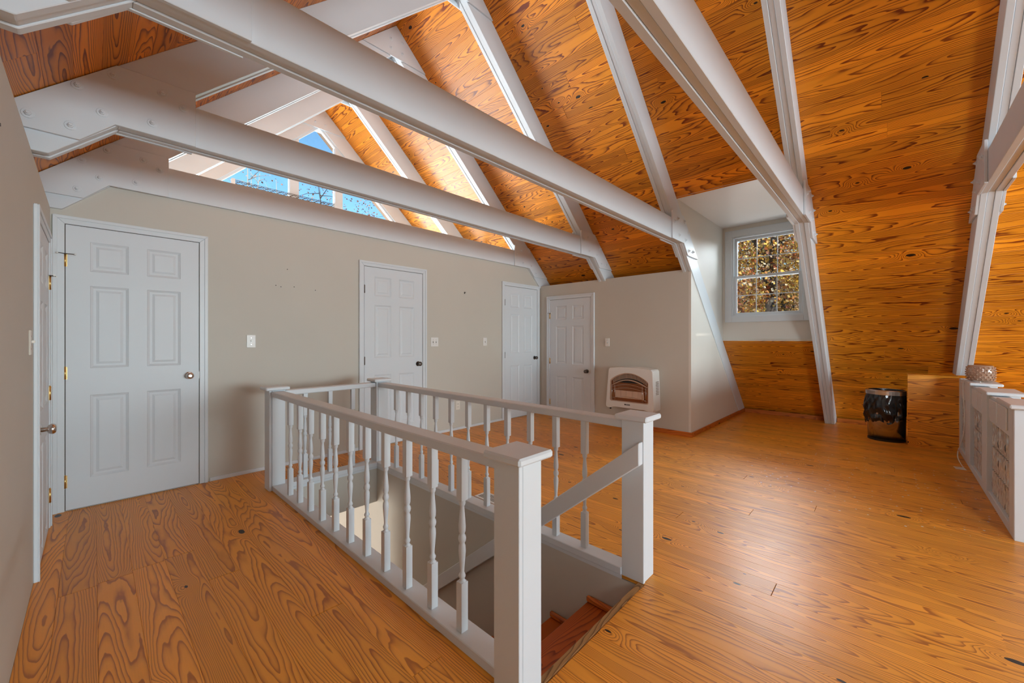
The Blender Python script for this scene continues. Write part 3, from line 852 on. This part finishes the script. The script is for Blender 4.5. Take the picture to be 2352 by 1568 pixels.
for (x0_, x1_) in ((3.987, 4.718), (4.932, 5.598), (5.902, 6.398)):
    n = 3 if x1_ - x0_ > 0.55 else 2
    for i in range(n):
        for j in range(3):
            a = x0_ + (x1_ - x0_) * i / n + 0.004; b = x0_ + (x1_ - x0_) * (i + 1) / n - 0.004
            c_ = 0.062 + 0.536 * j / 3 + 0.003; d = 0.062 + 0.536 * (j + 1) / 3 - 0.003
            mb = MB().box((a, YB + 0.03, c_), (b, YD - 0.028, d))
            NX, NZ = 30, 7                                  # wavy pressed face
            gv = [[mb.bm.verts.new((a + 0.004 + (b - a - 0.008) * p / NX, YD - 0.021 + (0.0075 * math.sin(p / NX * 31 + 0.9 * math.sin(q_ * 1.1 + i + 2 * j)) + 0.0015 * math.sin(p * 2.3 + q_)), c_ + 0.004 + (d - c_ - 0.008) * q_ / NZ)) for p in range(NX + 1)] for q_ in range(NZ + 1)]
            for q_ in range(NZ):
                for p in range(NX):
                    mb.bm.faces.new([gv[q_][p], gv[q_][p + 1], gv[q_ + 1][p + 1], gv[q_ + 1][p]]).smooth = True
            mb.obj('glass_block', 'block', DIV, origin=((a + b) / 2, YD - 0.06, (c_ + d) / 2))

# clad cabinet under the slope
CAB = MB().prism([(6.54, 0.0), (6.98, 0.0), (6.60, 0.795), (6.54, 0.795)], 'Y', -0.53, -0.16).obj('pine_cabinet', 'deck', origin=(6.6, -0.35, 0))
tag(CAB, 'low cabinet clad in horizontal pine boards beside the waste bin', 'cabinet')
for j in range(6):
    w_ = 0.805 / 6
    o = bpy.data.objects.new('board', plank_mesh(w_, 0.398, 'clad', 0.018)); C.objects.link(o); o.parent = CAB
    o.location = Vector((6.502, -0.3445, w_ * (j + 0.5))) - Vector((6.6, -0.35, 0)); o.rotation_euler = (0, -math.pi / 2, 0)
MB().box((6.503, -0.545, 0.806), (6.64, -0.145, 0.816)).obj('cabinet_top', 'clad', CAB, bevel=0.002)

# ------------------------------------------------------------------ waste bin
BIN = empty('waste_bin', (6.66, 0.035, 0), 'steel waste bin lined with a black bag beside the pine cabinet', 'bin')
def semi(rx, ry, n=40):
    pts = []
    for i in range(n):
        a = 2 * math.pi * i / n
        c_, d = math.cos(a), math.sin(a)
        x = -rx * abs(c_) if c_ > 0 else rx * 0.25 * abs(c_)
        pts.append((x, ry * d))
    return pts
def oval(mb, prof, n=48, cx=6.66, cy=0.035, smooth=True, caps=(True, True), wob=None):
    rings = []
    for (rx, ry, z) in prof:
        ring = []
        for i in range(n):
            a = 2 * math.pi * i / n
            k, zz = 1.0, z
            if wob: k, zz = wob(a, z)
            ring.append(mb.bm.verts.new((cx + rx * k * math.cos(a), max(cy + ry * k * math.sin(a), -0.1415), zz)))
        rings.append(ring)
    for a, b in zip(rings, rings[1:]):
        for i in range(n):
            f = mb.bm.faces.new([a[i], a[(i + 1) % n], b[(i + 1) % n], b[i]]); f.smooth = smooth
    if caps[0]: mb.bm.faces.new(rings[0][::-1])
    if caps[1]: mb.bm.faces.new(rings[-1])
mb = MB(); oval(mb, [(0.150, 0.170, 0.02), (0.155, 0.175, 0.30), (0.155, 0.176, 0.58)], caps=(True, False)); mb.obj('body', 'can', BIN)
mb = MB(); oval(mb, [(0.152, 0.172, 0.0), (0.154, 0.174, 0.022)], smooth=False); mb.obj('base_ring', 'black', BIN)
mb = MB(); oval(mb, [(0.156, 0.178, 0.555), (0.170, 0.192, 0.555), (0.172, 0.194, 0.60), (0.165, 0.187, 0.61), (0.145, 0.167, 0.61), (0.145, 0.167, 0.56)], smooth=False, caps=(False, False)); mb.obj('rim', 'steel', BIN)
mb = MB(); oval(mb, [(0.140, 0.162, 0.60), (0.12, 0.14, 0.30), (0.10, 0.12, 0.10)], caps=(False, True)); mb.obj('bag_inside', 'bag', BIN)
rb = random.Random(5)
ph_ = [rb.uniform(0, 6.28) for _ in range(8)]
def hem(a): return 0.255 + 0.018 * math.sin(3 * a + 0.6) + 0.016 * math.sin(8 * a + ph_[0]) - 0.045 * math.cos(a - 2.1)
def wob(a, t):
    z = 0.565 + (hem(a) - 0.565) * t
    k = 1 + 0.16 * math.sin(math.pi * min(1, t * 1.05)) * (0.6 + 0.4 * math.sin(5 * a + ph_[1])) + 0.06 * math.sin(11 * a + ph_[2] + 4 * math.sin(5 * t + 2 * a)) * (0.3 + t) * 0.8 + 0.035 * math.sin(23 * a + ph_[3] - 9 * t) * t + 0.03 * math.sin(17 * t + 5 * a + ph_[4]) * t
    return k, z
mb = MB(); oval(mb, [(0.160, 0.182, t / 14) for t in range(15)], n=120, caps=(False, False), wob=wob); mb.obj('bag', 'bag', BIN)

# ------------------------------------------------------------------ heater
HE = empty('gas_heater', (XC, 2.53, 0.3), 'white wall-mounted gas heater with arched tan grille', 'heater')
hy0, hy1, hz0, hz1 = 2.185, 2.885, 0.275, 0.835
xf, xw = 4.935, XC - 0.001
def hp(t): return hy1 + (hy0 - hy1) * t
outer = [(hy1, hz0 + 0.02), (hp(0.03), hz0), (hp(0.10), hz0), (hp(0.16), hz0 + 0.02), (hp(0.84), hz0 + 0.02), (hp(0.90), hz0), (hp(0.97), hz0), (hy0, hz0 + 0.02), (hy0 + 0.02, hz1 - 0.03), (hy0 + 0.04, hz1 - 0.008), (hp(0.7), hz1 + 0.010), (hp(0.5), hz1 + 0.014), (hp(0.3), hz1 + 0.010), (hy1 - 0.055, hz1 - 0.006), (hy1 - 0.045, hz1 - 0.03)]
# shell with an arched opening
oy0, oy1, oz0 = 2.262, 2.820, 0.375
def arch_pts(y0, y1, z0, zs, rise, n=14, r=0.03):
    pts = [(y1 - r * 0.3, z0), (y0 + r * 0.3, z0), (y0, z0 + r * 0.5), (y0, zs)]
    for i in range(1, n):
        t = i / n
        pts.append((y0 + (y1 - y0) * t, zs + rise * math.sin(math.pi * t) ** 0.8))
    pts += [(y1, zs), (y1, z0 + r * 0.5)]
    return pts
inner = arch_pts(oy0, oy1, oz0, 0.655, 0.115)
MB().prism(outer, 'X', xf + 0.035, xw).obj('back_case', 'heater', HE, bevel=0.006)
mb = MB()
# front ring between outer and inner outlines
import itertools
def resample(poly, n, c_):
    out_ = []
    for k in range(n):
        a = 2 * math.pi * k / n
        d = Vector((math.cos(a), math.sin(a)))
        best = None
        for i in range(len(poly)):
            p_, q = Vector(poly[i]), Vector(poly[(i + 1) % len(poly)])
            e = q - p_
            den = d.x * e.y - d.y * e.x
            if abs(den) < 1e-9: continue
            w_ = p_ - Vector(c_)
            t = (w_.x * e.y - w_.y * e.x) / den
            s_ = (w_.x * d.y - w_.y * d.x) / den
            if t > 0 and -1e-6 <= s_ <= 1 + 1e-6 and (best is None or t < best): best = t
        out_.append((c_[0] + d.x * best, c_[1] + d.y * best))
    return out_
NN = 96
cc = ((oy0 + oy1) / 2, 0.55)
ro, ri = resample(outer, NN, cc), resample(inner, NN, cc)
def ringverts(pts, x): return [mb.bm.verts.new((x, a, b)) for a, b in pts]
r0, r1, r2, r3 = ringverts(ro, xf + 0.036), ringverts([(cc[0] + (a - cc[0]) * 0.985, cc[1] + (b - cc[1]) * 0.985) for a, b in ro], xf), ringverts(ri, xf), ringverts(ri, xf + 0.036)
for A_, B_ in ((r0, r1), (r1, r2), (r2, r3)):
    for i in range(NN): mb.bm.faces.new([A_[i], A_[(i + 1) % NN], B_[(i + 1) % NN], B_[i]])
mb.obj('front_case', 'heater', HE)
mb = MB()
ri2 = [(cc[0] + (a - cc[0]) * 0.955, cc[1] + (b - cc[1]) * 0.945) for a, b in ri]
a0, a1, a2 = ringverts(ri, xf + 0.004), ringverts(ri2, xf + 0.006), ringverts(ri2, xf + 0.034)
for A_, B_ in ((a0, a1), (a1, a2)):
    for i in range(NN): mb.bm.faces.new([A_[i], A_[(i + 1) % NN], B_[(i + 1) % NN], B_[i]])
mb.obj('grille_frame', 'tan', HE)
mb = MB(); f_ = mb.bm.faces.new(ringverts(ri2, xf + 0.033)); mb.obj('reflector', 'heat_in', HE)
for i in range(27):
    t = (i + 0.5) / 27
    yy = oy0 + 0.03 + (oy1 - oy0 - 0.06) * t
    top = 0.648 + 0.108 * math.sin(math.pi * (0.05 + 0.9 * t)) ** 0.8
    lo = top - 0.062
    MB().box((xf + 0.022, yy - 0.0042, lo), (xf + 0.0300, yy + 0.0042, top)).obj('louver', 'tan', HE)
MB().prism(arch_pts(oy0 + 0.026, oy1 - 0.026, 0.632, 0.645, 0.100), 'X', xf + 0.0305, xf + 0.0325).obj('louver_gap_shade', 'black', HE)  # black sheet put in for the shade between the louvers
def arc(z0, rise, x=xf + 0.012): return [(x - 0.02 * math.sin(math.pi * k / 12), oy0 + 0.025 + (oy1 - oy0 - 0.05) * k / 12, z0 + rise * math.sin(math.pi * k / 12)) for k in range(13)]
mb = MB().tube(arc(0.590, 0.085, xf + 0.022), 0.009, 6); mb.obj('hood_bar', 'tan', HE)
for z_, rs in ((0.565, 0.05), (0.525, 0.045), (0.415, 0.035)):
    MB().tube(arc(z_, rs), 0.0028, 6).obj('guard_wire', 'steel', HE)
for yy in (oy0 + 0.035, oy0 + 0.085, oy1 - 0.035, oy1 - 0.075):
    MB().tube([(xf + 0.004, yy, 0.395), (xf + 0.004, yy, 0.60)], 0.0032, 6).obj('guard_wire', 'steel', HE)
for k in range(5):
    a = 2.335 + 0.083 * k
    MB().box((xf + 0.024, a + 0.001, 0.425), (xf + 0.032, a + 0.082, 0.525)).obj('plaque', 'plaque', HE, bevel=0.001)
MB().box((xf - 0.002, 2.52, 0.335), (xf + 0.001, 2.598, 0.352)).obj('badge', 'black', HE)
mb = MB()
for k in range(6): mb.box((xf - 0.0026, 2.528 + 0.009 * k, 0.341), (xf - 0.0021, 2.533 + 0.009 * k, 0.3475))
mb.obj('badge_mark', 'plastic', HE)
mb = MB()
for k in range(16): mb.box((xf + 0.07, hy0 + 0.008, 0.36 + 0.02 * k), (xf + 0.16, hy0 + 0.012, 0.37 + 0.02 * k))
mb.obj('side_vent', 'steel', HE)
MB().lathe([(0.012, -0.01), (0.012, 0.012)], (xf + 0.05, hy1 - 0.05, hz0 - 0.012), 'Z', 12).obj('foot', 'black', HE)

# ------------------------------------------------------------------ switches, outlets, register, small things
def plate(name, loc, rz, label, cat, w=0.072, h=0.117, toggles=1, m='plastic', outlet=False, tm=None):
    o = MB().box((-w / 2, -0.006, -h / 2), (w / 2, 0, h / 2)).obj(name, m, bevel=0.003)
    o.location = loc; o.rotation_euler = (0, 0, rz)
    tag(o, label, cat)
    ABS[o.name] = Vector((0, 0, 0))
    for k in range(toggles):
        x = (k - (toggles - 1) / 2) * 0.046
        if outlet:
            for dz in (-0.02, 0.02):
                q = MB().box((-0.017, -0.0085, dz - 0.014), (0.017, -0.0055, dz + 0.014)).obj('socket', m, None, bevel=0.002); q.parent = o
                for dx in (-0.006, 0.006):
                    s_ = MB().box((dx - 0.0015, -0.0092, dz - 0.005), (dx + 0.0015, -0.0083, dz + 0.006)).obj('slot', 'black'); s_.parent = q
        else:
            q = MB().box((x - 0.0055, -0.0065, -0.013), (x + 0.0055, -0.0058, 0.013)).obj('toggle_slot', 'darksteel'); q.parent = o
            q2 = MB().box((x - 0.004, -0.018, -0.002), (x + 0.004, -0.006, 0.010)).obj('toggle', tm or m, None, bevel=0.001); q2.parent = o
            for dz in (-0.03, 0.03):
                s_ = MB().lathe([(0.003, -0.007), (0.003, -0.0055)], (x, 0, dz), 'Y', 8).obj('screw', 'steel'); s_.parent = o
    return o
plate('light_switch', (0.997, YE, 1.203), 0, 'single white switch plate right of the large corner door', 'switch')
plate('light_switch', (3.02, YE, 1.186), 0, 'double white switch plate with two toggles', 'switch', w=0.117, toggles=2)
plate('light_switch', (3.899, YE, 1.186), 0, 'single white switch plate left of the corner closet-side door', 'switch')
plate('light_switch', (XC, 2.972, 1.178), -math.pi / 2, 'single white switch plate above the gas heater', 'switch')
plate('light_switch', (XL, 2.93, 1.205), math.pi / 2, 'ivory switch plate on the knee wall beside the short door', 'switch', m='ivory')
plate('wall_outlet', (3.40, YE, 0.328), 0, 'white wall outlet low on the beige wall', 'outlet', outlet=True, m='ivory')
VR = MB().box((2.040, 2.03, 0.0005), (2.165, 2.345, 0.006)).obj('floor_register', 'plastic', bevel=0.003, origin=(2.1, 2.19, 0))
tag(VR, 'white slotted floor register beside the railing', 'vent')
for k in range(22):
    for c_ in (0, 1):
        MB().box((2.060 + 0.044 * c_, 2.052 + 0.0125 * k, 0.0058), (2.100 + 0.044 * c_, 2.0585 + 0.0125 * k, 0.0066)).obj('slot', 'darksteel', VR)
for (x, y, z, ax, lab) in ((XL + 0.012, 1.93, 1.86, 'X', 'small nail in the knee wall near the ceiling'), (3.52, YE - 0.012, 1.86, 'Y', 'small dark hook on the beige wall between two doors')):
    if ax == 'X': mb = MB().tube([(XL - 0.002, y, z), (XL + 0.016, y, z + 0.002)], 0.0025); mb.lathe([(0.005, 0.014), (0.005, 0.016)], (XL, y, z + 0.002), 'X', 8)
    else: mb = MB().tube([(x, YE + 0.001, z), (x, YE - 0.018, z), (x, YE - 0.02, z + 0.012)], 0.003); mb.box((x - 0.008, YE - 0.002, z - 0.014), (x + 0.008, YE, z + 0.012))
    tag(mb.obj('wall_nail' if ax == 'X' else 'wall_hook', 'darksteel', origin=(x, y, z)), lab, 'nail' if ax == 'X' else 'hook')
# card and cord by the divider
cd = MB().box((-0.05, -0.035, 0.0006), (0.05, 0.035, 0.0022)).obj('paper_card', 'plastic'); cd.location = (5.65, -0.478, 0); cd.rotation_euler = (0, 0, 0.1)
tag(cd, 'small white card lying on the floor by the divider', 'card')
cp = [(5.60, -0.60, 0.829), (5.72, -0.555, 0.832), (5.80, -0.520, 0.815), (5.82, -0.515, 0.70), (5.80, -0.520, 0.50), (5.84, -0.518, 0.30), (6.00, -0.512, 0.16), (6.06, -0.50, 0.09), (5.95, -0.49, 0.04), (5.78, -0.50, 0.006), (5.68, -0.505, 0.006)]
def smooth(pts, n=6):
    P = [Vector(p) for p in pts]; out_ = []
    for i in range(len(P) - 1):
        p0, p1, p2, p3 = P[max(i - 1, 0)], P[i], P[i + 1], P[min(i + 2, len(P) - 1)]
        for k in range(n):
            t = k / n
            out_.append(0.5 * ((2 * p1) + (-p0 + p2) * t + (2 * p0 - 5 * p1 + 4 * p2 - p3) * t * t + (-p0 + 3 * p1 - 3 * p2 + p3) * t ** 3))
    out_.append(P[-1]); return out_
tag(MB().tube(smooth(cp), 0.004, 6).obj('white_cord', 'plastic', origin=(5.8, -0.52, 0.0)), 'thin white cord hanging down the divider to the floor', 'cord')
# textured amber candle holder
ch = MB()
prof = [(0.062, 0.0), (0.080, 0.010), (0.088, 0.05), (0.090, 0.09), (0.087, 0.125), (0.080, 0.148), (0.076, 0.150), (0.076, 0.148), (0.083, 0.09), (0.070, 0.012), (0.0, 0.010)]
ch.lathe(prof[:-1], (5.74, -0.615, 0.8265), 'Z', 28)
CH = ch.obj('candle_holder', 'amber', origin=(5.74, -0.615, 0.8265))
tag(CH, 'round amber glass candle holder with hobnail texture on the divider cap', 'candle holder')
nb = MB(); nb.lathe([(0.0, 0.008), (0.005, 0.006), (0.0075, 0.0), (0.005, -0.004)], (0, 0, 0), 'X', 8, caps=False)
nbo = nb.obj('glass_bead', 'amber'); nbm = nbo.data; bpy.data.objects.remove(nbo)
nb2 = bmesh.new()
bmesh.ops.create_icosphere(nb2, subdivisions=1, radius=0.0085)
nbm = bpy.data.meshes.new('glass_bead'); nb2.to_mesh(nbm); nb2.free(); nbm.materials.append(M['amber'])
for j in range(6):
    for i in range(18):
        a = 2 * math.pi * (i + 0.5 * (j % 2)) / 18
        r_ = 0.087 + 0.004 * math.sin(math.pi * j / 5)
        o = bpy.data.objects.new('glass_bead', nbm); C.objects.link(o); o.parent = CH
        o.location = (r_ * math.cos(a), r_ * math.sin(a), 0.022 + 0.0215 * j)

# wire lattice shelves beyond the door wall, white wire coloured dark as backlit silhouettes
def lattice(a, b, h, d, n, label):
    a, b = Vector(a), Vector(b)
    e = empty('wire_shelf', a, label, 'shelf', 'wire lattice shelves')
    for dy in (0, d):
        off = Vector((0, dy, 0))
        for dz in (0, h):
            MB().tube([a + off + Vector((0, 0, dz)), b + off + Vector((0, 0, dz))], 0.004, 5).obj('wire', 'darksteel', e)
        for k in range(n):
            p, q = a.lerp(b, k / n) + off, a.lerp(b, (k + 1) / n) + off
            MB().tube([p, q + Vector((0, 0, h))], 0.0025, 4).obj('wire', 'darksteel', e); MB().tube([p + Vector((0, 0, h)), q], 0.0025, 4).obj('wire', 'darksteel', e)
    for p in (a, b):
        MB().box(p + Vector((-0.02, -0.01, -0.02)), p + Vector((0.02, d + 0.01, h + 0.02))).obj('end_cap', 'white', e, bevel=0.004)
    return e
lattice((1.30, 6.40, 3.315), (2.66, 6.40, 3.315), 0.05, 0.05, 16, 'wire lattice shelf coloured dark as a silhouette in front of the gable window')
lattice((3.95, 5.05, 2.80), (4.70, 5.05, 2.80), 0.05, 0.05, 10, 'wire lattice shelf with white ends under the far sloping boards')

# ------------------------------------------------------------------ outdoors
gr = MB().box((-60, -60, -3.2), (90, 90, -3.0)).obj('ground', 'litter'); struct(gr, 'leaf covered ground outside', 'ground')
hl = MB(); hl.prism([(34, -3.0), (60, 9.0), (62, 9.0), (62, -3.0)], 'Y', -40, 40); hl = hl.obj('hillside', 'litter'); struct(hl, 'leaf strewn hillside rising beyond the wood', 'hill')
def leaves(mb, rng, centre, rad, n, size, squash=0.8):
    bm = mb.bm
    for _ in range(n):
        while True:
            p = Vector((rng.uniform(-1, 1), rng.uniform(-1, 1), rng.uniform(-1, 1)))
            if p.length <= 1: break
        p = Vector(centre) + Vector((p.x * rad, p.y * rad, p.z * rad * squash))
        a = Vector((rng.gauss(0, 1), rng.gauss(0, 1), rng.gauss(0, 1))).normalized()
        b = a.orthogonal().normalized()
        s_ = size * rng.uniform(0.6, 1.3)
        c_ = a.cross(b) * s_ * 0.35
        b = b * s_ * 0.5
        bm.faces.new([bm.verts.new(p - b), bm.verts.new(p + c_), bm.verts.new(p + b), bm.verts.new(p - c_)])
def tree(name, loc, h, r, rng, label, leaf='leaf', n=2600, lsize=0.17, bark='bark', fork=None, lean=(0, 0), spread=2.6, lowest=0.35, clumps=26):
    e = empty(name, loc, label, 'tree', 'trees outside the windows')
    L = Vector(loc)
    tr = MB()
    top = L + Vector((lean[0], lean[1], h))
    fz = fork if fork else h * 0.5
    fp = L.lerp(top, fz / h)
    tr.tube([L + Vector((0, 0, -0.1)), L.lerp(fp, 0.5) + Vector((rng.uniform(-.05, .05), rng.uniform(-.05, .05), 0)), fp], [r, r * 0.82, r * 0.7], 9)
    tips = []
    nb_ = 5
    for k in range(nb_):
        a = 2 * math.pi * k / nb_ + rng.uniform(-0.4, 0.4)
        end = fp + Vector((math.cos(a) * spread * rng.uniform(0.25, 0.8), math.sin(a) * spread * rng.uniform(0.25, 0.8), (h - fz) * rng.uniform(0.6, 1.0)))
        mid = fp.lerp(end, 0.45) + Vector((rng.uniform(-.2, .2), rng.uniform(-.2, .2), 0.2))
        tr.tube([fp, mid, end], [r * 0.55, r * 0.3, r * 0.08], 6)
        for q in range(5):
            s_ = fp.lerp(mid, rng.uniform(0.4, 1)) if q < 2 else mid.lerp(end, rng.uniform(0.1, 0.9))
            t_ = s_ + Vector((rng.gauss(0, 0.7), rng.gauss(0, 0.7), rng.uniform(-0.2, 0.9)))
            tr.tube([s_, s_.lerp(t_, 0.5) + Vector((0, 0, 0.08)), t_], [r * 0.16, r * 0.1, r * 0.03], 5)
            tips.append(t_)
        tips.append(end)
    tr.obj('trunk', bark, e)
    fo = MB()
    if n:
        per = max(1, n // clumps)
        for k in range(clumps):
            c_ = rng.choice(tips) + Vector((rng.gauss(0, 0.5), rng.gauss(0, 0.5), rng.gauss(0, 0.5)))
            if rng.random() < 0.45: c_ = L + Vector((rng.uniform(-spread, spread) * 0.8, rng.uniform(-spread, spread) * 0.8, h * rng.uniform(lowest, 1.0)))
            leaves(fo, rng, c_, rng.uniform(0.5, 1.0), per, lsize)
        f_ = fo.obj('foliage', leaf, e); f_['kind'] = 'stuff'
    return e
tr_ = random.Random(21)
tree('oak_tree', (16.0, 2.95, -3.0), 9.5, 0.25, tr_, 'dark forked oak with golden leaves seen through the dormer window', 'leaf_gold', 5200, 0.10, fork=5.65, spread=2.4, lowest=0.5, clumps=40)
spots = [(13.5, 4.6, 9, 'leaf'), (13.0, 0.6, 9, 'leaf'), (19, 5.2, 11, 'leaf'), (20, 1.0, 11, 'leaf_gold'), (18, -1.6, 10, 'leaf'), (22, 3.4, 12, 'leaf'), (25, 6.8, 12, 'leaf_gold'), (26, 0.5, 13, 'leaf'), (24, -3.5, 12, 'leaf'), (21, 8.5, 11, 'leaf'), (29, 4.0, 13, 'leaf')]
lab = ['slender orange-leaved tree just outside the dormer window', 'rust-leaved tree close behind the dormer at its right', 'broad orange tree behind the forked oak', 'tall yellow tree behind the forked oak', 'brown-leaved tree at the edge of the dormer view', 'tall rust-coloured tree deep behind the oak', 'yellow tree far back beyond the dormer', 'tallest rust tree far back in the wood', 'orange tree far back at the wood edge', 'orange tree hidden behind the dormer cheek', 'farthest rust tree in the wood beyond the oak']
for (x, y, h_, lf), lb in zip(spots, lab):
    tree('autumn_tree', (x, y, -3.0), h_, 0.14, tr_, lb, lf, 9000, 0.115, fork=h_ * 0.3, spread=3.0, lowest=0.22, clumps=44)
# bare birches and a leafy crown beyond the gable
for (x, y, h_, n_, lf, bk, lb) in ((4.6, 20, 12.6, 90, 'leaf_brown', 'palebark', 'sparse pale birch beyond the gable window'), (5.9, 20.5, 12.4, 150, 'leaf_brown', 'palebark', 'thin birch with few leaves beyond the gable mullion'), (8.0, 19.5, 11.8, 900, 'leaf_brown', 'bark', 'dark leafy crown behind the gable window centre pane'), (10.6, 19, 12.0, 1300, 'leaf_brown', 'bark', 'brown-leaved tree at the right gable pane')):
    tree('birch_tree' if 'birch' in lb else 'leafy_tree', (x, y, -3.0), h_, 0.12, tr_, lb, lf, n_, 0.10, bk, fork=h_ * 0.5, spread=1.2, lowest=0.68, clumps=22)
